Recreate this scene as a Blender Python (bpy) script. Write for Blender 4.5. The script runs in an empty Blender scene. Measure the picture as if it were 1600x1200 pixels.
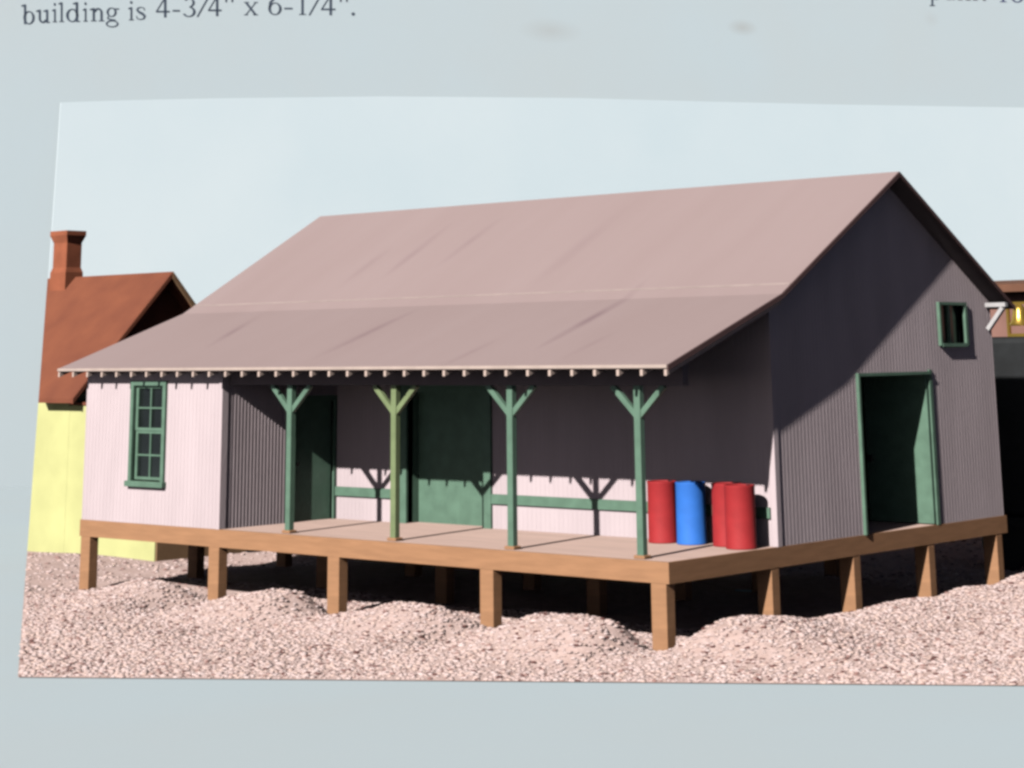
import bpy, bmesh, math, random
import numpy as np
from mathutils import Vector, Matrix
random.seed(7); rng = np.random.default_rng(11)
S = bpy.context.scene
COL = S.collection
R = math.radians

# ------------------------------------------------------------------ camera
CAM = Vector((18.191, -23.723, 2.909)); YAW, PITCH, ROLL, FPX = 0.7180, 0.2476, -0.0119, 3094.1
fwd = Vector((-math.sin(YAW)*math.cos(PITCH), math.cos(YAW)*math.cos(PITCH), math.sin(PITCH)))
right0 = Vector((math.cos(YAW), math.sin(YAW), 0)); up0 = right0.cross(fwd)
rgt = math.cos(ROLL)*right0 + math.sin(ROLL)*up0; upv = -math.sin(ROLL)*right0 + math.cos(ROLL)*up0
cd = bpy.data.cameras.new('camera'); cam = bpy.data.objects.new('camera', cd); COL.objects.link(cam)
cam.matrix_world = Matrix(((rgt.x, upv.x, -fwd.x, CAM.x), (rgt.y, upv.y, -fwd.y, CAM.y), (rgt.z, upv.z, -fwd.z, CAM.z), (0, 0, 0, 1)))
cd.sensor_fit = 'HORIZONTAL'; cd.sensor_width = 36; cd.lens = 36*FPX/1600
cd.shift_x = (800-822.3)/1600; cd.shift_y = (-229.8-600)/1600
cd.clip_start = 0.5; cd.clip_end = 500
S.camera = cam
HF = Vector((-math.sin(YAW), math.cos(YAW), 0)); HR = right0          # level forward / right of the layout's front
def lay(s, D, z):                                                     # sheet-aligned coordinates -> world
    p = Vector((CAM.x, CAM.y, 0)) + HF*D + HR*s
    return Vector((p.x, p.y, z))

# ------------------------------------------------------------------ light
SUN = Vector((0.17, -1.0, 0.565)).normalized()
w = bpy.data.worlds.new('World'); S.world = w; w.use_nodes = True
nt = w.node_tree; bg = nt.nodes['Background']
sky = nt.nodes.new('ShaderNodeTexSky'); sky.sky_type = 'NISHITA'; sky.sun_disc = False
sky.sun_elevation = math.asin(SUN.z); sky.sun_rotation = math.atan2(SUN.x, SUN.y)
nt.links.new(sky.outputs[0], bg.inputs[0]); sky.air_density = 0.095; sky.dust_density = 0.45; sky.ozone_density = 0.3; bg.inputs[1].default_value = 0.05
sd = bpy.data.lights.new('sun', 'SUN'); sd.energy = 5.0; sd.angle = R(0.6); sd.color = (1.0, 0.955, 0.90)
so = bpy.data.objects.new('sun', sd); COL.objects.link(so)
so.rotation_euler = SUN.to_track_quat('Z', 'Y').to_euler(); so.location = (10, -40, 30)
S.view_settings.view_transform = 'Standard'; S.view_settings.look = 'None'; S.view_settings.gamma = 1
S.view_settings.exposure = 0.3
S.cycles.filter_width = 3.0; S.cycles.diffuse_bounces = 0

# ------------------------------------------------------------------ materials
MATS = {}
def mat(name, col, rough=0.7, var=0.06, scale=3.0, bump=0.0, bscale=40, stretch=(1, 1, 1), spec=0.3, col2=None, lo=0.35, hi=0.7, metallic=0):
    m = bpy.data.materials.new(name); m.use_nodes = True
    t = m.node_tree; b = t.nodes['Principled BSDF']; L = t.links.new
    b.inputs['Roughness'].default_value = rough; b.inputs['Specular IOR Level'].default_value = spec; b.inputs['Metallic'].default_value = metallic
    tc = t.nodes.new('ShaderNodeTexCoord'); mp = t.nodes.new('ShaderNodeMapping'); mp.inputs['Scale'].default_value = stretch
    L(tc.outputs['Object'], mp.inputs['Vector'])
    n = t.nodes.new('ShaderNodeTexNoise'); n.inputs['Scale'].default_value = scale; n.inputs['Detail'].default_value = 5
    L(mp.outputs[0], n.inputs['Vector'])
    r = t.nodes.new('ShaderNodeValToRGB'); r.color_ramp.elements[0].position = lo; r.color_ramp.elements[1].position = hi
    c2 = col2 or tuple(max(0, c*(1-2*var)) for c in col)
    r.color_ramp.elements[0].color = (*c2, 1); r.color_ramp.elements[1].color = (*[min(1, c*(1+var)) for c in col], 1)
    L(n.outputs[0], r.inputs[0]); L(r.outputs[0], b.inputs['Base Color'])
    if bump:
        n2 = t.nodes.new('ShaderNodeTexNoise'); n2.inputs['Scale'].default_value = bscale; n2.inputs['Detail'].default_value = 4
        L(mp.outputs[0], n2.inputs['Vector'])
        bp = t.nodes.new('ShaderNodeBump'); bp.inputs['Strength'].default_value = bump; bp.inputs['Distance'].default_value = 0.03
        L(n2.outputs[0], bp.inputs['Height']); L(bp.outputs[0], b.inputs['Normal'])
    MATS[name] = m
    return m
M_wall = mat('pink_white_siding', (0.555, 0.465, 0.49), 0.75, 0.05, 1.5, 0.1, 25, (1, 1, .25))
M_wall2 = mat('bracket_white', (0.46, 0.45, 0.46), 0.6)
M_green = mat('green_paint', (0.122, 0.212, 0.155), 0.5, 0.08, 4, 0.1, 30)
M_green2 = mat('yellowish_green_paint', (0.195, 0.25, 0.125), 0.5, 0.08, 4, 0.1, 30)
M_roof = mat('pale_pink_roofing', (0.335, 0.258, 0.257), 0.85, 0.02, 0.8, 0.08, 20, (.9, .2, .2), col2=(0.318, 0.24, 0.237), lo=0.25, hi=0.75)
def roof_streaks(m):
    """dark streaks that run down the roof sheet"""
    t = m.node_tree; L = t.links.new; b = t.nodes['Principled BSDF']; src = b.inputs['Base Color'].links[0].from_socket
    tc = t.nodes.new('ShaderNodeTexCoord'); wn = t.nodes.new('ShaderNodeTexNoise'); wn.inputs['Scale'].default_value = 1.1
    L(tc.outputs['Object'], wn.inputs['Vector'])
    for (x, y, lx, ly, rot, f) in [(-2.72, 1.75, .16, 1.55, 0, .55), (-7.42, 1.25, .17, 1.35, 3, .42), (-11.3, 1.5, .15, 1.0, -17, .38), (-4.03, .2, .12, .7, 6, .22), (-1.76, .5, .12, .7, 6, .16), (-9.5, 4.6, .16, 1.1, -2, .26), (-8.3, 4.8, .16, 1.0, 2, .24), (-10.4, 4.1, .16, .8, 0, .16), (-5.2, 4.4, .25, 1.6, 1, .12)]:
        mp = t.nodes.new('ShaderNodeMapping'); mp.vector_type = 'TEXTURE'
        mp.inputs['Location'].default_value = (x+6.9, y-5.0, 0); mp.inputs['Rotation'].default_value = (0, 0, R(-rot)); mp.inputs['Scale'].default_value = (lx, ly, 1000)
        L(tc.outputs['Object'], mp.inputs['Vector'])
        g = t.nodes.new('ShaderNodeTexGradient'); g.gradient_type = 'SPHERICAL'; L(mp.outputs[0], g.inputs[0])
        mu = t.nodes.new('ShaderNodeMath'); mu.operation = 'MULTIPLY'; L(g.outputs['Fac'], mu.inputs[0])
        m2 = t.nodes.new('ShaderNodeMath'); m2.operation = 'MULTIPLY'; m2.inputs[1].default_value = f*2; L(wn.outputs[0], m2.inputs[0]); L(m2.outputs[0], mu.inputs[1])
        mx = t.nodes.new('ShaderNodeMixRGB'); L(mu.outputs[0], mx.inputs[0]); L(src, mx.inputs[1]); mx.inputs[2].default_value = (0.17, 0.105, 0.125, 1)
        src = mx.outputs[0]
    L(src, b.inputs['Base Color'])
roof_streaks(M_roof)  # narrow darker streaks mixed into the roof's base colour
M_trim = mat('cream_edge', (0.47, 0.38, 0.34), 0.7)
M_lap = mat('pale_lap_strip', (0.39, 0.31, 0.295), 0.8)
M_dark = mat('dark_rake_board', (0.10, 0.055, 0.055), 0.8)
M_raft = mat('rafter_wood', (0.55, 0.43, 0.38), 0.8)
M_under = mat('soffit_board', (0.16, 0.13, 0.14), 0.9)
M_deck = mat('pale_pink_deck', (0.76, 0.55, 0.48), 0.8, 0.05, 2.2, 0.12, 18, (.35, 3, 1))
M_fas = mat('tan_timber', (0.375, 0.198, 0.105), 0.75, 0.06, 2.5, 0.2, 12, (.7, .7, 6))
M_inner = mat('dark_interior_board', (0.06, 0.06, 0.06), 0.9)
M_glass = mat('dark_glass', (0.012, 0.016, 0.016), 0.15, 0.1, spec=0.5)
M_red = mat('red_drum_paint', (0.37, 0.026, 0.030), 0.7, 0.05, 5, 0.05, 30)
M_blue = mat('blue_drum_paint', (0.035, 0.175, 0.62), 0.7, 0.04, 5, 0.05, 30)
M_yel = mat('yellow_plaster', (0.56, 0.565, 0.26), 0.85, 0.05, 1.2, 0.1, 15)
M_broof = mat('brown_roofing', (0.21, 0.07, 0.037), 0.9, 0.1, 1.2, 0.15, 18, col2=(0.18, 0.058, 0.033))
M_brick = mat('red_brick_chimney', (0.31, 0.098, 0.05), 0.9, 0.08, 3, 0.2, 30)
M_barge = mat('tan_bargeboard', (0.30, 0.18, 0.10), 0.8)
M_bwall = mat('brown_wall', (0.26, 0.14, 0.115), 0.9, 0.08, 1.0)
M_bedge = mat('brown_eave', (0.17, 0.08, 0.05), 0.9)
M_black = mat('black_iron', (0.016, 0.018, 0.020), 0.6, 0.15, 3)
M_brass = mat('brass', (0.62, 0.42, 0.09), 0.3, 0.05, metallic=0.8)
M_ink = mat('slate_blue_ink', (0.075, 0.10, 0.145), 0.8, 0.1, 2)
M_ink2 = mat('blue_ink', (0.07, 0.09, 0.20), 0.8, 0.1, 2)
M_sky = mat('pale_sky_board', (0.72, 0.825, 0.88), 0.9, 0.012, 0.09, spec=0.1, col2=(0.645, 0.775, 0.845), lo=.3, hi=.7)
M_ground = mat('pink_gravel_bed', (0.66, 0.50, 0.47), 0.95, 0.05, 6, 0.4, 14, col2=(0.58, 0.42, 0.38))

def paper_material():
    m = mat('grey_paper', (0.575, 0.685, 0.745), 0.8, 0.0, 0.18, spec=0.15, col2=(0.58, 0.67, 0.715), lo=.3, hi=.7)
    t = m.node_tree; L = t.links.new; b = t.nodes['Principled BSDF']
    src = b.inputs['Base Color'].links[0].from_socket
    tc = t.nodes.new('ShaderNodeTexCoord')
    for (u, v_, rs, rz, f) in [(860, 48, 1.5, .55, .10), (1160, 43, .8, .38, .16), (1455, 30, .5, .4, .05)]:
        p = px_sheet(u, v_)
        mp = t.nodes.new('ShaderNodeMapping'); mp.vector_type = 'TEXTURE'
        mp.inputs['Location'].default_value = p; mp.inputs['Rotation'].default_value = (0, 0, YAW+SK)
        mp.inputs['Scale'].default_value = (rs, 1, rz); L(tc.outputs['Object'], mp.inputs['Vector'])
        g = t.nodes.new('ShaderNodeTexGradient'); g.gradient_type = 'SPHERICAL'; L(mp.outputs[0], g.inputs[0])
        mu = t.nodes.new('ShaderNodeMath'); mu.operation = 'MULTIPLY'; mu.inputs[1].default_value = f*2; L(g.outputs['Fac'], mu.inputs[0])
        mx = t.nodes.new('ShaderNodeMixRGB'); L(mu.outputs[0], mx.inputs[0]); L(src, mx.inputs[1]); mx.inputs[2].default_value = (0.33, 0.27, 0.22, 1)
        src = mx.outputs[0]
    L(src, b.inputs['Base Color'])
    return m

# ------------------------------------------------------------------ mesh helpers
class MB:
    def __init__(s): s.v = []; s.f = []
    def add(s, vs, fs):
        o = len(s.v); s.v += [tuple(v) for v in vs]; s.f += [tuple(i+o for i in f) for f in fs]; return s
    def box(s, x0, x1, y0, y1, z0, z1):
        return s.hexa([(x0, y0, z0), (x1, y0, z0), (x1, y1, z0), (x0, y1, z0), (x0, y0, z1), (x1, y0, z1), (x1, y1, z1), (x0, y1, z1)])
    def hexa(s, v):
        return s.add(v, [(0, 3, 2, 1), (4, 5, 6, 7), (0, 1, 5, 4), (1, 2, 6, 5), (2, 3, 7, 6), (3, 0, 4, 7)])
    def bar(s, a, b, wv, dv):                    # square bar from a to b, half-width vectors wv, dv
        a, b, wv, dv = Vector(a), Vector(b), Vector(wv), Vector(dv)
        v = [p+i*wv+j*dv for p in (a, b) for (i, j) in ((-1, -1), (1, -1), (1, 1), (-1, 1))]
        return s.hexa(v)
    def prism_x(s, poly, x0, x1):                # polygon in (y,z) extruded along x
        n = len(poly); v = [(x0, y, z) for y, z in poly]+[(x1, y, z) for y, z in poly]
        return s.add(v, [tuple(range(n))[::-1], tuple(range(n, 2*n))]+[(i, (i+1) % n, n+(i+1) % n, n+i) for i in range(n)])
    def lathe(s, prof, n=28, cx=0, cy=0):        # (r,z) profile around the vertical
        o = []
        for r, z in prof:
            for k in range(n): o.append((cx+r*math.cos(2*math.pi*k/n), cy+r*math.sin(2*math.pi*k/n), z))
        fs = [(i*n+k, i*n+(k+1) % n, (i+1)*n+(k+1) % n, (i+1)*n+k) for i in range(len(prof)-1) for k in range(n)]
        fs += [tuple(range(n))[::-1], tuple(range((len(prof)-1)*n, len(prof)*n))]
        return s.add(o, fs)
    def build(s, name, m, parent=None, origin=None, smooth=None, cut=None, bevel=0):
        me = bpy.data.meshes.new(name)
        off = Vector((0, 0, 0))
        par = parent
        base = Vector(origin) if origin else None
        pw = Vector((0, 0, 0)); q = parent
        while q is not None: pw += q.location; q = q.parent
        ow = base if base else pw
        me.from_pydata([tuple(Vector(v)-ow) for v in s.v], [], s.f)
        bm = bmesh.new(); bm.from_mesh(me)
        if cut:
            co, no = cut
            r = bmesh.ops.bisect_plane(bm, geom=bm.verts[:]+bm.edges[:]+bm.faces[:], dist=1e-5, plane_co=Vector(co)-ow, plane_no=no, clear_inner=True)
            bmesh.ops.holes_fill(bm, edges=[e for e in bm.edges if e.is_boundary], sides=0)
        bmesh.ops.recalc_face_normals(bm, faces=bm.faces)
        bm.to_mesh(me); bm.free()
        if smooth:
            for p in me.polygons: p.use_smooth = True
            me.set_sharp_from_angle(angle=R(smooth))
        me.materials.append(m)
        o = bpy.data.objects.new(name, me); COL.objects.link(o)
        if parent: o.parent = parent
        o.location = ow-pw
        if bevel:
            b = o.modifiers.new('bevel', 'BEVEL'); b.width = bevel; b.segments = 2; b.limit_method = 'ANGLE'
        return o
def tag(o, label=None, cat=None, group=None, kind=None):
    if label: o['label'] = label
    if cat: o['category'] = cat
    if group: o['group'] = group
    if kind: o['kind'] = kind
    return o
def empty(name, loc):
    o = bpy.data.objects.new(name, None); COL.objects.link(o); o.location = loc; o.empty_display_size = .3
    return o
def copy_tree(o, parent=None, loc=None):
    c = o.copy(); COL.objects.link(c)
    if parent: c.parent = parent
    if loc is not None: c.location = loc
    for ch in list(o.children): copy_tree(ch, c)
    return c

# ------------------------------------------------------------------ paper sheet that sweeps up behind the layout
ZS = -1.30
SK = R(25); SN = (HR*math.sin(SK)-HF*math.cos(SK)).normalized(); ST = (HR*math.cos(SK)+HF*math.sin(SK)).normalized()   # the upright part stands askew, facing right
SP = lay(0, 79, 0)                                                     # a point of the upright part
def px_sheet(u, v, off=0.0):
    """point of the upright part of the sheet (moved off metres towards the front)"""
    q = fwd + rgt*((u-822.3)/FPX) - upv*((v+229.8)/FPX)
    t = (SP+SN*off-CAM).dot(SN)/q.dot(SN)
    return CAM+q*t
M_paper = paper_material()
mb = MB(); prof = [(-90, ZS), (-50, ZS), (-30, ZS), (0, ZS), (0, 8), (0, 26)]
for (D, z) in prof:
    for a in (-60, 60):
        p_ = SP-SN*D+ST*a; mb.v.append((p_.x, p_.y, z))
mb.f = [(2*i, 2*i+1, 2*i+3, 2*i+2) for i in range(len(prof)-1)]
sheet = mb.build('paper_sheet', M_paper)
tag(sheet, 'large pale grey paper sheet with printed caption, under and behind the scene', 'paper')

# lettering on the sheet -------------------------------------------------
class Ink:
    def __init__(s): s.q = []
    def line(s, pts, wds):
        if isinstance(wds, (int, float)): wds = [wds]*len(pts)
        n = len(pts); P = [Vector((x, y)) for x, y in pts]; L = []
        for i in range(n):
            t = (P[min(i+1, n-1)]-P[max(i-1, 0)]).normalized(); nrm = Vector((-t.y, t.x))
            L.append((P[i]+nrm*wds[i]/2, P[i]-nrm*wds[i]/2))
        for i in range(n-1): s.q.append([L[i][0], L[i][1], L[i+1][1], L[i+1][0]])
        return s
    def ring(s, cx, cy, rx, ry, tx=.17, ty=.07, a0=0, a1=360):
        n = 22
        for k in range(n):
            a, b = (R(a0+(a1-a0)*j/n) for j in (k, k+1))
            f = lambda t, q: Vector((cx+(rx-q*tx)*math.cos(t), cy+(ry-q*ty)*math.sin(t)))
            s.q.append([f(a, 0), f(b, 0), f(b, 1), f(a, 1)])
        return s
    def rect(s, x0, x1, y0, y1): s.q.append([Vector((x0, y0)), Vector((x1, y0)), Vector((x1, y1)), Vector((x0, y1))]); return s
    def serif(s, x, y, w=.34, t=.06): return s.rect(x-w/2, x+w/2, y, y+t)
    def flag(s, x, y): s.q.append([Vector((x, y)), Vector((x-.22, y-.09)), Vector((x-.22, y-.15)), Vector((x, y-.17))]); return s
def glyph(c):
    g = Ink(); W = .16
    if c == 'b': g.rect(.14, .30, 0, 1.5).flag(.15, 1.5).ring(.52, .49, .43, .51, .18, .08); return g
    if c == 'd': g.rect(.70, .86, 0, 1.5).flag(.71, 1.5).ring(.46, .49, .43, .51, .18, .08).rect(.86, 1.0, 0, .07); return g
    if c == 'p': g.rect(.14, .30, -.5, 1).flag(.15, 1).ring(.52, .49, .43, .51, .18, .08).serif(.22, -.5, .45); return g
    if c == 'u': g.rect(.14, .30, .3, 1).flag(.15, 1).rect(.70, .86, 0, 1).flag(.71, 1).ring(.46, .34, .32, .36, .16, .13, 180, 340).rect(.86, 1.0, 0, .07); return g
    if c == 'n': g.rect(.14, .30, 0, 1).flag(.15, 1).rect(.70, .86, 0, .66).ring(.54, .64, .32, .37, .16, .13, 0, 165).serif(.22, 0, .42).serif(.78, 0, .42); return g
    if c == 'i': g.rect(.14, .30, 0, 1).flag(.15, 1).serif(.22, 0, .44).ring(.21, 1.36, .11, .11, .11, .11); return g
    if c == 'l': g.rect(.14, .30, 0, 1.5).flag(.15, 1.5).serif(.22, 0, .44); return g
    if c == 'g': g.ring(.42, .66, .36, .36, .15, .07).ring(.46, -.22, .46, .27, .12, .08).line([(.2, .38), (.14, .2), (.3, .1), (.7, .04)], [.06, .12, .13, .12]).rect(.62, .96, .86, .95); return g
    if c == 's': g.line([(.62, .72), (.6, .9), (.4, .97), (.2, .9), (.16, .74), (.28, .6), (.5, .46), (.64, .3), (.58, .1), (.38, .03), (.16, .1), (.12, .3)], [.06, .07, .07, .1, .14, .17, .19, .16, .1, .07, .07, .06]); return g
    if c == '4': g.line([(.62, 1.45), (.06, .45)], .08).rect(.02, .98, .38, .50).rect(.58, .75, 0, 1.45); return g
    if c == '-': g.rect(0, .5, .42, .54); return g
    if c == '3': g.ring(.36, 1.08, .36, .36, .15, .07, -80, 150).ring(.34, .38, .44, .40, .17, .08, -155, 85); return g
    if c == '/': g.line([(0, -.04), (.62, 1.5)], .085); return g
    if c == '"': g.line([(.12, 1.5), (.12, 1.0)], [.14, .06]).line([(.42, 1.5), (.42, 1.0)], [.14, .06]); return g
    if c == 'x': g.line([(.12, .97), (.82, .03)], .17).line([(.84, .97), (.12, .03)], .07).serif(.16, .94, .36).serif(.84, .94, .3).serif(.12, 0, .3).serif(.82, 0, .36); return g
    if c == '6': g.ring(.46, .46, .44, .48, .17, .07).line([(.1, .5), (.16, .95), (.45, 1.3), (.8, 1.46)], [.15, .16, .12, .05]); return g
    if c == '1': g.rect(.24, .41, 0, 1.45).flag(.25, 1.45).serif(.325, 0, .5); return g
    if c == '.': g.ring(.12, .11, .12, .12, .12, .12); return g
    if c == 'a': g.ring(.36, .27, .32, .28, .16, .07, 0, 360).rect(.58, .74, .0, .75).ring(.42, .68, .31, .3, .14, .08, 0, 160); return g
    if c == 't': g.rect(.18, .34, .15, 1.2).rect(0, .52, .92, 1).ring(.38, .2, .2, .22, .16, .09, 180, 310); return g
    if c == 'f': g.rect(.2, .36, 0, 1.2).serif(.28, 0, .46).rect(.04, .6, .92, 1).ring(.46, 1.2, .26, .28, .16, .08, 20, 180); return g
    if c == 'o': g.ring(.46, .49, .45, .51, .18, .07); return g
    return g
def write(items, m, xh=20.5):
    for c, u0, u1, v in items:
        mb = MB(); g = glyph(c); xs = [p.x for q in g.q for p in q]; x0, x1 = min(xs), max(xs)
        sx = (u1-u0)/(x1-x0)
        for q in g.q: mb.add([px_sheet(u0+(p.x-x0)*sx, v-p.y*xh, .012) for p in q], [(0, 1, 2, 3)])
        mb.build('printed_character', m, sheet)
cap = [('b', 33, 54, 37.5), ('u', 56, 78, 35.5), ('i', 81, 89, 34.5), ('l', 91, 100, 34.2), ('d', 103, 125, 34), ('i', 129, 137, 33.5), ('n', 140, 163, 33), ('g', 165, 186, 32.5),
       ('i', 200, 209, 31.5), ('s', 212.5, 228, 31), ('4', 243.5, 265, 27), ('-', 269.5, 281, 26.5), ('3', 285.5, 305.5, 26), ('/', 307, 327, 25.5), ('4', 325, 346, 25), ('"', 351, 365, 24),
       ('x', 381, 403, 23.5), ('6', 419, 440, 23), ('-', 444, 457, 23), ('1', 466, 478, 23), ('/', 482, 502, 23), ('4', 501.5, 524, 23.5), ('"', 530, 544, 23.5), ('.', 549, 554.5, 24)]
write(cap, M_ink)
write([('p', 1451, 1471, -1), ('a', 1475, 1492, -.5), ('i', 1495, 1504, 0), ('n', 1507, 1528, .3), ('t', 1531, 1541, .8)], M_ink)
write([('f', 1562, 1577, 3.2), ('o', 1579, 1600, 3.6)], M_ink2)

# ------------------------------------------------------------------ sky board (upright, with a slightly bowed top edge)
mb = MB()
tops = [(95, 160), (200, 156.5), (340, 153.5), (600, 150.5), (900, 153), (1100, 158.5), (1300, 163), (1600, 168), (1900, 174)]
bots = [(62, 640)]+[(u, 640) for u, v in tops[1:]]
for i in range(len(tops)-1):
    v = []
    for (u_, v_) in (bots[i], bots[i+1]): v.append(px_sheet(u_, v_, .16))
    for (u_, v_) in (tops[i], tops[i+1]): v.append(px_sheet(u_, v_, .16))
    bk = [p_-SN*.08 for p_ in v]
    mb.hexa([v[0], v[1], bk[1], bk[0], v[2], v[3], bk[3], bk[2]])
tag(mb.build('sky', M_sky), kind='structure')

# ------------------------------------------------------------------ gravel ground
CUT_N = Vector((0.57838, 0.81528, -0.02801)).normalized(); CUT_O = CAM.copy()      # left edge of the laid gravel (and of the house that ends there)
def np_interp(x, xs, ys): return np.interp(x, xs, ys)
fx = [-30, -16, -13.9, -13.3, -12.5, -11.4, -10.5, -10.1, -9.7, -9.2, -8.7, -7.7, -7.25, -6.95, -6.6, -6.2, -5.1, -4.1, -3.75, -3.5, -3.2, -2.8, -2.0, -1.2, -.62, -.4, -.1, .5]
fz = [-1.2, -1.2, -1.2, -1.19, -1.08, -.90, -.95, -1.16, -1.18, -1.1, -.92, -.78, -.85, -1.15, -1.18, -1.08, -.81, -.84, -.95, -1.12, -1.13, -1.03, -.77, -.74, -.86, -1.17, -1.25, -1.24]
sy = [-1, -.3, .05, .35, .75, 1.2, 1.9, 2.4, 3.0, 3.6, 4.4, 5.0, 6.0, 6.8, 7.5, 8.8, 9.7, 14, 30]
sz = [-1.2, -1.17, -1.05, -.90, -.80, -.80, -.89, -.96, -1.04, -1.03, -1.07, -1.03, -1.02, -1.05, -.96, -1.03, -1.0, -1.1, -1.2]
_gw = [(rng.uniform(0, 2*math.pi), rng.uniform(.6, 1.6), rng.uniform(0, 2*math.pi)) for _ in range(14)]
EDGE_A = lay(0, 0, 0)
def front_dist(x, y):                         # distance behind the thin front edge of the gravel
    D = (x-CAM.x)*HF.x+(y-CAM.y)*HF.y
    s = (x-CAM.x)*HR.x+(y-CAM.y)*HR.y
    return D-(28.02-0.127*s)
def ground_z(x, y):
    x = np.asarray(x, float); y = np.asarray(y, float)
    base = -1.23
    a = (np_interp(x, fx, fz)-base); d = y+.42
    A = a*np.exp(-np.where(d < 0, (d/1.15)**2, (d/.42)**2))*np.where(x > 0.9, np.exp(-((x-.9)/.8)**2), 1)
    b = (np_interp(y, sy, sz)-base); e = x-.45
    B = b*np.exp(-np.where(e > 0, (e/1.6)**2, (e/.40)**2))*np.where(y < -.6, np.exp(-((y+.6)/.7)**2), 1)
    z = base+np.maximum(A, B)
    n = 0
    for (th, k, ph) in _gw: n = n+np.sin((x*math.cos(th)+y*math.sin(th))*k*2.2+ph)
    z = z+n*.010+.03*np.sin(x*2.9+1.3*np.sin(y*1.7))*np.sin(y*2.3+1.1*np.sin(x*1.9+1))*np.exp(-((y+1.2)/2.2)**2)
    fd = front_dist(x, y)
    return np.where(fd < 1.2, (ZS+.012)+(z-(ZS+.012))*np.clip(fd/1.2, 0, 1)**.7, z)
def cut_side(x, y): return (x-CAM.x)*CUT_N.x+(y-CAM.y)*CUT_N.y+(-1.2-CAM.z)*CUT_N.z
mb = MB(); NS, ND = 190, 230
Ds = np.concatenate([np.linspace(0, 12, 150), np.linspace(12.4, 36, 60)])
for Dd in Ds:
    D = 28.02+Dd
    x0 = None
    # left limit where the cut plane meets this depth
    pl = np.array([lay(s, D-.127*s, 0)[:2] for s in (-40, 40)])
    f0, f1 = cut_side(*pl[0]), cut_side(*pl[1]); t = f0/(f0-f1); sl = -40+80*t
    s = np.linspace(sl, sl+ (16 + Dd*.85), NS)
    Dl = D-0.127*s
    X = CAM.x+HF.x*Dl+HR.x*s; Y = CAM.y+HF.y*Dl+HR.y*s; Z = ground_z(X, Y)
    mb.v += list(zip(X.tolist(), Y.tolist(), Z.tolist()))
nr = len(Ds)
mb.f = [(i*NS+j, i*NS+j+1, (i+1)*NS+j+1, (i+1)*NS+j) for i in range(nr-1) for j in range(NS-1)]
ground = mb.build('ground', M_ground, smooth=180)
tag(ground, kind='structure')

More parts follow.
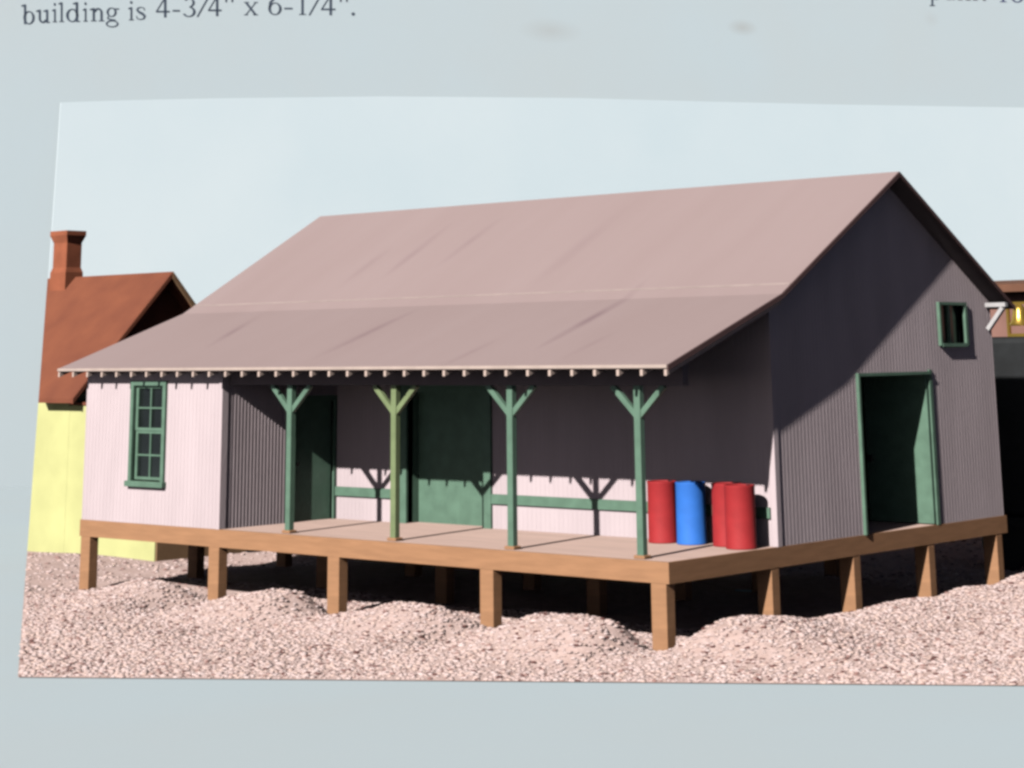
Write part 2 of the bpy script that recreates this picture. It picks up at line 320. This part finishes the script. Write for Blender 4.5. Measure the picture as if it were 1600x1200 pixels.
# loose stones
def stones(n_near, n_far):
    ico = bmesh.new(); bmesh.ops.create_icosphere(ico, subdivisions=1, radius=1); ico.verts.ensure_lookup_table()
    V = np.array([v.co[:] for v in ico.verts]); F = np.array([[v.index for v in f.verts] for f in ico.faces]); ico.free()
    def sample(n, d0, d1, pw):
        D = 28.63+d0+(d1-d0)*rng.random(n)**pw
        pl0 = np.array([CAM.x, CAM.y])+np.outer(D, [HF.x, HF.y])
        # left limit as a function of depth is linear: solve per point
        f0 = cut_side(pl0[:, 0]-40*HR.x, pl0[:, 1]-40*HR.y); f1 = cut_side(pl0[:, 0]+40*HR.x, pl0[:, 1]+40*HR.y)
        sl = -40+80*f0/(f0-f1)
        s = sl+.03+rng.random(n)*(16.0+(D-28.63)*.5)
        return pl0[:, 0]+HR.x*s, pl0[:, 1]+HR.y*s
    x1, y1 = sample(n_near, -1.9, 9.0, 1.0); x2, y2 = sample(n_far, 9, 26, 1.3)
    x = np.concatenate([x1, x2]); y = np.concatenate([y1, y2])
    keep = ~((x > -13.5) & (x < -.3) & (y > 2.5) & (y < 9))
    keep &= ~((x < -16.6) & (y > 4.0) & (y < 9.3)) & (front_dist(x, y) > .03)
    x, y = x[keep], y[keep]; n = len(x)
    r = 0.021+0.034*rng.random(n)**1.8
    r = np.where(front_dist(x, y) > 9, r*1.3, r)
    z = ground_z(x, y)+r*.06
    P = V[None]*(r[:, None, None])*(1+.38*(rng.random((n, 12, 1))-.5))
    P = P*np.stack([rng.uniform(.75, 1.3, n), rng.uniform(.75, 1.3, n), rng.uniform(.22, .36, n)], 1)[:, None, :]
    a = rng.uniform(0, 2*np.pi, n); c, s_ = np.cos(a)[:, None], np.sin(a)[:, None]
    X = P[:, :, 0]*c-P[:, :, 1]*s_+x[:, None]; Y = P[:, :, 0]*s_+P[:, :, 1]*c+y[:, None]; Z = P[:, :, 2]+z[:, None]
    co = np.stack([X, Y, Z], 2).reshape(-1, 3); fc = (F[None]+(np.arange(n)*12)[:, None, None]).reshape(-1, 3)
    me = bpy.data.meshes.new('gravel')
    me.vertices.add(len(co)); me.vertices.foreach_set('co', co.ravel())
    me.loops.add(fc.size); me.loops.foreach_set('vertex_index', fc.ravel().astype(np.int32))
    me.polygons.add(len(fc)); me.polygons.foreach_set('loop_start', np.arange(0, fc.size, 3, dtype=np.int32))
    me.update(calc_edges=True); me.validate()
    at = me.attributes.new('tint', 'FLOAT', 'POINT'); at.data.foreach_set('value', np.repeat(rng.random(n), 12).astype(np.float32))
    m = bpy.data.materials.new('pink_gravel'); m.use_nodes = True; t = m.node_tree; b = t.nodes['Principled BSDF']; b.inputs['Roughness'].default_value = .9; b.inputs['Specular IOR Level'].default_value = .2
    an = t.nodes.new('ShaderNodeAttribute'); an.attribute_name = 'tint'; rp = t.nodes.new('ShaderNodeValToRGB'); rp.color_ramp.interpolation = 'CONSTANT'
    cols = [(0, (.13, .055, .05)), (.07, (.34, .20, .18)), (.13, (.60, .45, .425)), (.35, (.65, .50, .475)), (.6, (.67, .50, .45)), (.8, (.70, .56, .545))]
    while len(rp.color_ramp.elements) < len(cols): rp.color_ramp.elements.new(.5)
    for e, (p, c_) in zip(rp.color_ramp.elements, cols): e.position = p; e.color = (*c_, 1)
    t.links.new(an.outputs['Fac'], rp.inputs[0]); t.links.new(rp.outputs[0], b.inputs['Base Color'])
    me.polygons.foreach_set('use_smooth', np.ones(len(fc), dtype=bool))
    me.materials.append(m)
    o = bpy.data.objects.new('gravel', me); COL.objects.link(o)
    tag(o, 'loose pale pink crushed gravel heaped around the freight house posts', 'gravel', kind='stuff')
stones(56000, 9000)

# ------------------------------------------------------------------ freight house
L, W = 13.8, 9.9165; FH = 0.294; YW = 2.785; XL = -9.837; WX = -0.024
EY, EZ = -0.379, 2.731; BY, BZ = 2.591, 3.766; RY, RZ = 6.328, 5.870; QY, QZ = 10.133, 3.653
RX0, RX1 = -L-.366, .358
depot = empty('freight_house', (-6.9, 5.0, -1.2))
tag(depot, 'pale pink wooden freight house with open porch under a wide roof, on tan stilts', 'building')
def roof_top(y):
    return float(np.interp(y, [EY, BY, RY, QY], [EZ, BZ, RZ, QZ]))
RT = .055                                                   # roof sheet thickness
def wall(axis, c0, u0, u1, out, openings=(), zfun=None, ztop=None, breaks=(), battens=True, pitch=.10, bd=.0025):
    """board wall in the plane axis=c0 facing out (+1/-1); returns an MB"""
    mb = MB(); T = .12
    us = sorted({u0, u1, *[b for b in breaks if u0 < b < u1], *[v for o in openings for v in o[:2]]})
    top = (lambda u: zfun(u)) if zfun else (lambda u: ztop)
    def cell(a, b, za, zb0, zb1, c_out, c_in):
        if axis == 'y': v = [(a, c_out, za), (b, c_out, za), (b, c_in, za), (a, c_in, za), (a, c_out, zb0), (b, c_out, zb1), (b, c_in, zb1), (a, c_in, zb0)]
        else: v = [(c_out, a, za), (c_out, b, za), (c_in, b, za), (c_in, a, za), (c_out, a, zb0), (c_out, b, zb1), (c_in, b, zb1), (c_in, a, zb0)]
        mb.hexa(v)
    for a, b in zip(us[:-1], us[1:]):
        op = [o for o in openings if o[0] <= a+1e-6 and o[1] >= b-1e-6]
        z = 0.0
        for o in sorted(op, key=lambda o: o[2]):
            if o[2] > z+1e-6: cell(a, b, z, o[2], o[2], c0, c0-out*T)
            z = o[3]
        cell(a, b, z, top(a), top(b), c0, c0-out*T)
    if battens:
        n = int((u1-u0)/pitch)
        for k in range(n+1):
            u = u0+.02+k*(u1-u0-.04)/n
            segs = [(0.0, top(u)-.005)]
            for o in openings:
                if o[0]-.02 < u < o[1]+.02:
                    segs = [(0.0, o[2])] if o[2] > 0 else []
                    segs.append((o[3], top(u)-.005)); break
            for za, zb in segs:
                if zb-za > .03: cell(u-.016, u+.016, za+.001, zb, zb, c0+out*bd, c0-out*.01)
    return mb
under = lambda y: roof_top(y)-RT-.012
pw = []
wall('y', .02, -L+.02, XL, -1, [(-12.30, -11.45, .74, 2.42)], ztop=under(.02)-.0).build('wall', M_wall, depot)
wall('x', XL, .14, YW, 1, [(1.74, 2.70, 0, 2.1)], zfun=under, breaks=(BY,), bd=.006, pitch=.08).build('wall', M_wall, depot)
wall('y', YW, XL+.001, WX, -1, [(-7.96, -6.11, 0, 2.25)], ztop=under(YW)-.02).build('wall', M_wall, depot)
wall('x', WX, YW+.12, W, 1, [(5.27, 7.55, 0, 2.48), (8.03, 8.90, 3.0, 3.66)], zfun=under, breaks=(RY,)).build('wall', M_wall, depot)
wall('x', -L+.02, .14, W, -1, [], zfun=under, breaks=(BY, RY), battens=False).build('wall', M_wall, depot)
wall('y', W, -L+.141, WX-.121, 1, [], ztop=under(W-.12)-.03, battens=False).build('wall', M_wall, depot)
# corner boards
MB().box(XL-.07, XL+.02, -.003, .139, 0, under(0)-.01).build('corner_board', M_wall, depot)
MB().box(WX-.09, WX+.018, YW-.02, YW+.1, 0, under(YW-.02)-.01).build('corner_board', M_wall, depot)
# roof: lower porch slope, upper slope, rear slope, one folded sheet
rp = [(EY, EZ), (BY, BZ), (RY, RZ), (QY, QZ)]
poly = rp+[(y, z-RT) for y, z in rp[::-1]]
roof = MB()
n = len(poly)
roof.v = [(RX0, y, z) for y, z in poly]+[(RX1, y, z) for y, z in poly]
roof.f = [(i, i+1, n-2-i, n-1-i) for i in range(3)]+[(n+i, n+i+1, 2*n-2-i, 2*n-1-i) for i in range(3)]+[(i, (i+1) % n, n+(i+1) % n, n+i) for i in range(n)]
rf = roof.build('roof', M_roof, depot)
# soffit boards just below the sheet, inside the edges
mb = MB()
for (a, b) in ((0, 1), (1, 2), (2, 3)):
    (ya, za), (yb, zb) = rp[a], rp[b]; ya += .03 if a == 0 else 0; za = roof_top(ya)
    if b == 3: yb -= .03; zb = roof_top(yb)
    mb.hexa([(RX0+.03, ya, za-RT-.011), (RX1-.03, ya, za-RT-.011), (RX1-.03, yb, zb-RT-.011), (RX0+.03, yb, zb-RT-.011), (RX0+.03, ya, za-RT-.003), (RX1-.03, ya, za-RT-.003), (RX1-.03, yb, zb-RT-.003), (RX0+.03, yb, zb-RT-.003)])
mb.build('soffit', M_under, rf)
MB().box(RX0-.004, RX1+.004, EY-.016, EY-.002, EZ-.045, EZ+.003).build('eave_trim', M_trim, rf)
for xx in (RX1,):
    mb = MB()
    for (a, b) in ((0, 1), (1, 2), (2, 3)):
        (ya, za), (yb, zb) = rp[a], rp[b]
        mb.hexa([(xx+.002, ya, za-.085), (xx+.022, ya, za-.085), (xx+.022, yb, zb-.085), (xx+.002, yb, zb-.085), (xx+.002, ya, za-.006), (xx+.022, ya, za-.006), (xx+.022, yb, zb-.006), (xx+.002, yb, zb-.006)])
    mb.build('rake_board', M_dark, rf)
ys = BY+.26; zs = roof_top(ys)
MB().hexa([(RX0+.01, ys, zs-.004), (RX1-.01, ys, zs-.004), (RX1-.01, ys+.03, zs+.013), (RX0+.01, ys+.03, zs+.013), (RX0+.01, ys-.004, zs+.008), (RX1-.01, ys-.004, zs+.008), (RX1-.01, ys+.026, zs+.026), (RX0+.01, ys+.026, zs+.026)]).build('lap_strip', M_lap, rf)
# rafter tails under the porch eave
sl = (BZ-EZ)/(BY-EY); NR = 33
def rafter_mb(x):
    m = MB(); y0 = EY-.001; y1 = BY
    za, zb = EZ-RT-.012, BZ-RT-.012
    m.hexa([(x-.024, y0, za-.085), (x+.024, y0, za-.085), (x+.024, y1, zb-.085), (x-.024, y1, zb-.085), (x-.024, y0, za), (x+.024, y0, za), (x+.024, y1, zb), (x-.024, y1, zb)])
    return m
r0 = rafter_mb(RX1-.03).build('rafter', M_raft, rf)
for k in range(1, NR+1):
    copy_tree(r0, rf, r0.location+Vector((-(RX1-RX0-.06)/NR*k, 0, 0)))
# bracket at the rear end of the gable
MB().box(WX+.016, .40, 9.70, 9.80, 3.635, 3.71).bar((.33, 9.75, 3.62), (WX+.03, 9.75, 3.24), (.024, 0, -.028), (0, .048, 0)).build('eave_bracket', M_wall2, depot)
# deck, fascias
MB().box(-L+.05, -.05, .05, W, -.07, 0).build('deck', M_deck, depot)
MB().box(-L, 0, 0, .05, -FH, 0.0).box(-L, -L+.05, .05, W, -FH, 0).build('fascia_board', M_fas, depot)
MB().box(-.05, 0, .051, W+.05, -FH, 0.0).build('fascia_board', M_fas, depot)
for yy in (.36, 4.9, 9.3): MB().box(-L+.1, -.1, yy-.06, yy+.06, -.26, -.075).build('floor_joist', M_fas, depot)
# support posts
def support(x0, y0):
    return MB().box(x0, x0+.275, y0, y0+.20, -1.45, -.296).build('support_post', M_fas, depot, origin=(x0, y0, -1.45), bevel=.008)
sp0 = support(-.335, .004)
base = sp0.location.copy(); X0, Y0 = -.335, .004
spots = [(-13.76, .004), (-10.09, .004), (-7.07, .004), (-3.66, .004)]
for y in (2.56, 4.86, 7.20, 9.56): spots += [(-.28, y), (-3.66, y), (-7.07, y), (-10.09, y), (-13.76, y)]
for (x, y) in spots: copy_tree(sp0, depot, base+Vector((x-X0, y-Y0, 0)))
# porch posts
PY = .215; hw, hd = .058, .05
PX = [-8.248, -5.716, -3.165, -.6385]
BEAMZ = 2.43
p = MB().box(PX[0]-hw, PX[0]+hw, PY-hd, PY+hd, .035, BEAMZ).build('porch_post', M_green, depot, origin=(PX[0], PY, 0))
for sg in (-1, 1):
    d = Vector((sg*.66, 0, .62)).normalized(); nrm = Vector((-d.z*sg, 0, abs(d.x)))
    MB().bar((PX[0]+sg*.02, PY, 1.99), (PX[0]+sg*.485, PY, 1.99+.465*.62/.66), nrm*.042, (0, .036, 0)).build('brace', M_green, p)
MB().box(PX[0]-.10, PX[0]+.10, PY-.085, PY+.085, .0, .05).build('post_base', M_fas, p, bevel=.012)
for x in PX[1:]:
    c = copy_tree(p, depot, p.location+Vector((x-PX[0], 0, 0)))
    if x == PX[1]:
        c['label'] = 'yellowish green porch post, paler than the others'
        for q in [c]+[b_ for b_ in c.children if b_.name.startswith('brace')]:
            q.data = q.data.copy(); q.data.materials[0] = M_green2
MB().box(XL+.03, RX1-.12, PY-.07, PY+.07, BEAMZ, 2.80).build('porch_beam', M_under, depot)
# chair rail on the porch wall
MB().box(XL+.02, -8.17, YW-.05, YW-.015, .41, .57).build('wall_rail', M_green, depot)
MB().box(-5.90, WX-.095, YW-.05, YW-.015, .41, .57).build('wall_rail', M_green, depot)
# porch freight door
dr = MB().box(-7.96, -6.11, YW+.28, YW+.34, 0, 2.25).build('door', M_green, depot)
MB().box(-8.16, -7.96, YW-.05, YW+.28, 0, 2.4).box(-6.11, -5.91, YW-.05, YW+.28, 0, 2.4).box(-7.96, -6.11, YW-.05, YW+.28, 2.25, 2.4).build('door_frame', M_green, dr)
# side door of the projecting room
d2 = MB().box(XL-.10, XL-.05, 1.74, 2.70, 0, 2.1).build('door', M_green, depot)
MB().box(XL-.1, XL+.035, 1.64, 1.74, 0, 2.2).box(XL-.1, XL+.035, 2.70, 2.765, 0, 2.2).box(XL-.1, XL+.035, 1.74, 2.70, 2.1, 2.2).build('door_frame', M_green, d2)
MB().bar((XL-.045, 1.86, 1.0), (XL-.02, 1.86, 1.0), (0, .03, 0), (0, 0, .03)).build('handle', M_black, d2)
# gable door, standing open inwards
d3 = MB().box(-1.30, WX-.01, 7.49, 7.545, .02, 2.46).build('door', M_green, depot)
MB().box(-.13, WX+.06, 5.22, 5.27, 0, 2.53).box(-.13, WX+.03, 7.55, 7.64, 0, 2.53).box(-.13, WX+.06, 5.27, 7.55, 2.48, 2.53).box(-.13, WX+.03, 7.55, 7.64, 2.53, 2.56).build('door_frame', M_green, d3)
MB().box(-1.25, -1.18, 7.44, 7.49, 1.0, 1.12).build('handle', M_black, d3)
# interior partition so the open door looks into a dark room
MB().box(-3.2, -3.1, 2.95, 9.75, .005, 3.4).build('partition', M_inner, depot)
# windows
def sash_window(x0, x1, z0, z1, y):
    f = MB().box(x0-.085, x0, y-.055, y+.07, z0, z1+.08).box(x1, x1+.085, y-.055, y+.07, z0, z1+.08).box(x0, x1, y-.055, y+.07, z1, z1+.08)
    return f
win = MB().box(-12.30, -11.45, .085, .095, .76, 2.42).build('window', M_glass, depot)
sash_window(-12.30, -11.45, .74, 2.42, .02).build('frame', M_green, win)
MB().box(-12.42, -11.33, -.085, .10, .64, .74).build('sill', M_green, win, bevel=.01)
s_ = MB()
zm = 1.60
for (a, b, yy) in ((.76, zm+.02, .058), (zm-.0+.021, 2.42, .040)):
    s_.box(-12.30, -12.235, yy, yy+.03, a, b).box(-11.515, -11.45, yy, yy+.03, a, b).box(-12.235, -11.515, yy, yy+.03, b-.05, b).box(-12.235, -11.515, yy, yy+.03, a, a+.05)
    s_.box(-11.89, -11.86, yy+.002, yy+.026, a+.05, b-.05).box(-12.235, -11.515, yy+.004, yy+.024, (a+b)/2-.015, (a+b)/2+.015)
s_.build('sash', M_green, win)
w2 = MB().box(WX-.09, WX-.08, 8.03, 8.90, 3.0, 3.66).build('window', M_glass, depot)
MB().box(-.13, WX+.06, 7.98, 8.03, 2.96, 3.71).box(-.13, WX+.05, 8.90, 8.98, 2.96, 3.71).box(-.13, WX+.055, 8.03, 8.90, 3.66, 3.71).box(-.13, WX+.07, 8.03, 8.90, 2.94, 3.0).build('frame', M_green, w2)
MB().box(WX-.078, WX-.03, 8.44, 8.50, 3.0, 3.66).build('glazing_bar', M_green, w2)

# ------------------------------------------------------------------ drums on the platform
def drum(x, y, m, label, r=.238, h=.925):
    t = empty('oil_drum', (x, y, 0)); tag(t, label, 'drum', 'oil drums on the platform')
    pr = [(r-.006, 0.002), (r, .008), (r, .03), (r-.004, .04), (r-.004, h-.04), (r, h-.03), (r, h-.006), (r-.006, h), (r-.03, h), (r-.032, h-.02)]
    MB().lathe(pr, 36, x, y).build('shell', m, t, smooth=35)
    MB().lathe([(r-.033, h-.024), (r-.033, h-.016)], 32, x, y).build('lid', m, t, smooth=30)
    b = MB().lathe([(.035, h-.016), (.035, h+.002)], 14, x+.1, y+.09).build('bung', M_black, t, smooth=30)
    return t
drum(-1.93, 2.40, M_red, 'red drum behind the corner porch post, left of the blue drum')
drum(-1.40, 2.44, M_blue, 'bright blue drum standing between red drums on the platform')
drum(-.74, 2.49, M_red, 'red drum between the blue drum and the outermost red drum')
drum(-.325, 2.25, M_red, 'red drum nearest the platform edge, rightmost of the row')

# ------------------------------------------------------------------ yellow house at the left
yh = empty('yellow_house', (-20.5, 6.5, -1.2)); tag(yh, 'yellow plaster house with steep brown roof and brick chimney behind the freight house', 'house')
cut = (CUT_O, CUT_N); yf = 4.1; HX = -19.88; RKX = -19.38; ryy, rzz = 6.47, 4.87; eyy, ezz = 3.78, 2.06
sl2 = (rzz-ezz)/(ryy-eyy); yb_ = 2*ryy-yf; XE = -30
gz = lambda y: rzz-sl2*abs(y-ryy)-.10
MB().prism_x([(yf, -1.45), (yb_, -1.45), (yb_, gz(yb_)), (ryy, gz(ryy)), (yf, gz(yf))], XE, HX).build('wall', M_yel, yh, cut=cut)
yr = MB().prism_x([(eyy, ezz), (ryy, rzz), (2*ryy-eyy, ezz), (2*ryy-eyy, ezz-.10), (ryy, rzz-.10), (eyy, ezz-.10)], XE, RKX)
yr = yr.build('roof', M_broof, yh, cut=cut)
yR = 2*ryy-eyy
MB().hexa([(RKX+.002, ryy, rzz-.16), (RKX+.05, ryy, rzz-.16), (RKX+.05, yR, ezz-.16), (RKX+.002, yR, ezz-.16), (RKX+.002, ryy, rzz), (RKX+.05, ryy, rzz), (RKX+.05, yR, ezz), (RKX+.002, yR, ezz)]).build('bargeboard', M_barge, yr)
MB().hexa([(RKX+.002, eyy, ezz-.12), (RKX+.04, eyy, ezz-.12), (RKX+.04, ryy, rzz-.12), (RKX+.002, ryy, rzz-.12), (RKX+.002, eyy, ezz-.004), (RKX+.04, eyy, ezz-.004), (RKX+.04, ryy, rzz-.004), (RKX+.002, ryy, rzz-.004)]).build('bargeboard', M_broof, yr)
ch = MB(); cx0, cx1, cy0, cy1 = -23.70, -23.15, 6.2, 6.64
def frus(m, z0, z1, e0, e1):
    m.hexa([(cx0-e0, cy0-e0, z0), (cx1+e0, cy0-e0, z0), (cx1+e0, cy1+e0, z0), (cx0-e0, cy1+e0, z0), (cx0-e1, cy0-e1, z1), (cx1+e1, cy0-e1, z1), (cx1+e1, cy1+e1, z1), (cx0-e1, cy1+e1, z1)])
frus(ch, 3.9, 4.98, .04, .04); frus(ch, 4.98, 5.10, .04, 0.0); frus(ch, 5.10, 5.70, 0, 0); frus(ch, 5.70, 5.88, 0, .07); frus(ch, 5.88, 5.99, .07, .07)
ch.build('chimney', M_brick, yr)
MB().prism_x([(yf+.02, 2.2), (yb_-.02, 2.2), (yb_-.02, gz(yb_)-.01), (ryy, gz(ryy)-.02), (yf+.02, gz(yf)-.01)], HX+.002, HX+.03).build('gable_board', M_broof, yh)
lw = MB().prism_x([(yf+.004, -1.45), (6.6, -1.45), (6.6, 2.1), (yf+.004, 1.90)], HX, -16.72).build('side_wing', M_yel, yh)
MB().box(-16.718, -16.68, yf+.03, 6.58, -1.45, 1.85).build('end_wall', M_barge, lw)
MB().hexa([(HX+.002, yf-.03, 1.91), (-16.6, yf-.03, 1.91), (-16.6, 6.7, 2.13), (HX+.002, 6.7, 2.13), (HX+.002, yf-.03, 1.97), (-16.6, yf-.03, 1.97), (-16.6, 6.7, 2.19), (HX+.002, 6.7, 2.19)]).build('wing_roof', M_broof, lw)

# ------------------------------------------------------------------ brown building and black locomotive behind, at the right
bb = empty('brown_building', (2, 22, -1.2)); tag(bb, 'brown building with overhanging eave behind the black locomotive at right edge', 'building')
MB().box(-10, 10, 20.5, 25, -1.45, 4.17).build('wall', M_bwall, bb)
MB().hexa([(-10.4, 20.0, 4.20), (10.4, 20.0, 4.20), (10.4, 25.4, 4.20), (-10.4, 25.4, 4.20), (-10.4, 20.0, 4.38), (10.4, 20.0, 4.38), (10.4, 22.7, 4.56), (-10.4, 22.7, 4.56)]).build('roof', M_bedge, bb)
lo = empty('locomotive', (2.4, 13.4, -1.1)); tag(lo, 'black locomotive with a brass bell standing behind the freight house', 'locomotive')
MB().box(-2.2, 7, 12.55, 14.6, -.25, 3.12).build('body', M_black, lo, bevel=.12)
MB().box(-2.5, 7.2, 12.4, 14.75, -.42, -.255).build('running_board', M_black, lo)
def wheel(x, yy):
    m = MB(); m.lathe([(.48, 0), (.52, .03), (.52, .09), (.46, .12)], 26)
    m.v = [(x+a, yy+c, -.74+b) for a, b, c in m.v]
    return m.build('wheel', M_black, lo, smooth=35)
for x in (-1.5, -.2, 1.1, 4.5, 5.8):
    for yy in (12.62, 14.30): wheel(x, yy)
bx, by = -1.03, 12.95
bell = MB().lathe([(.20, 3.33), (.21, 3.36), (.16, 3.44), (.135, 3.56), (.12, 3.66), (.07, 3.73), (.03, 3.75)], 24, bx, by).build('bell', M_brass, lo, smooth=40)
MB().box(bx-.27, bx-.22, by-.04, by+.04, 3.12, 3.74).box(bx+.22, bx+.27, by-.04, by+.04, 3.12, 3.74).box(bx-.27, bx+.27, by-.03, by+.03, 3.74, 3.79).box(bx-.22, bx+.22, by-.06, by+.06, 3.12, 3.18).build('bell_yoke', M_brass, bell)
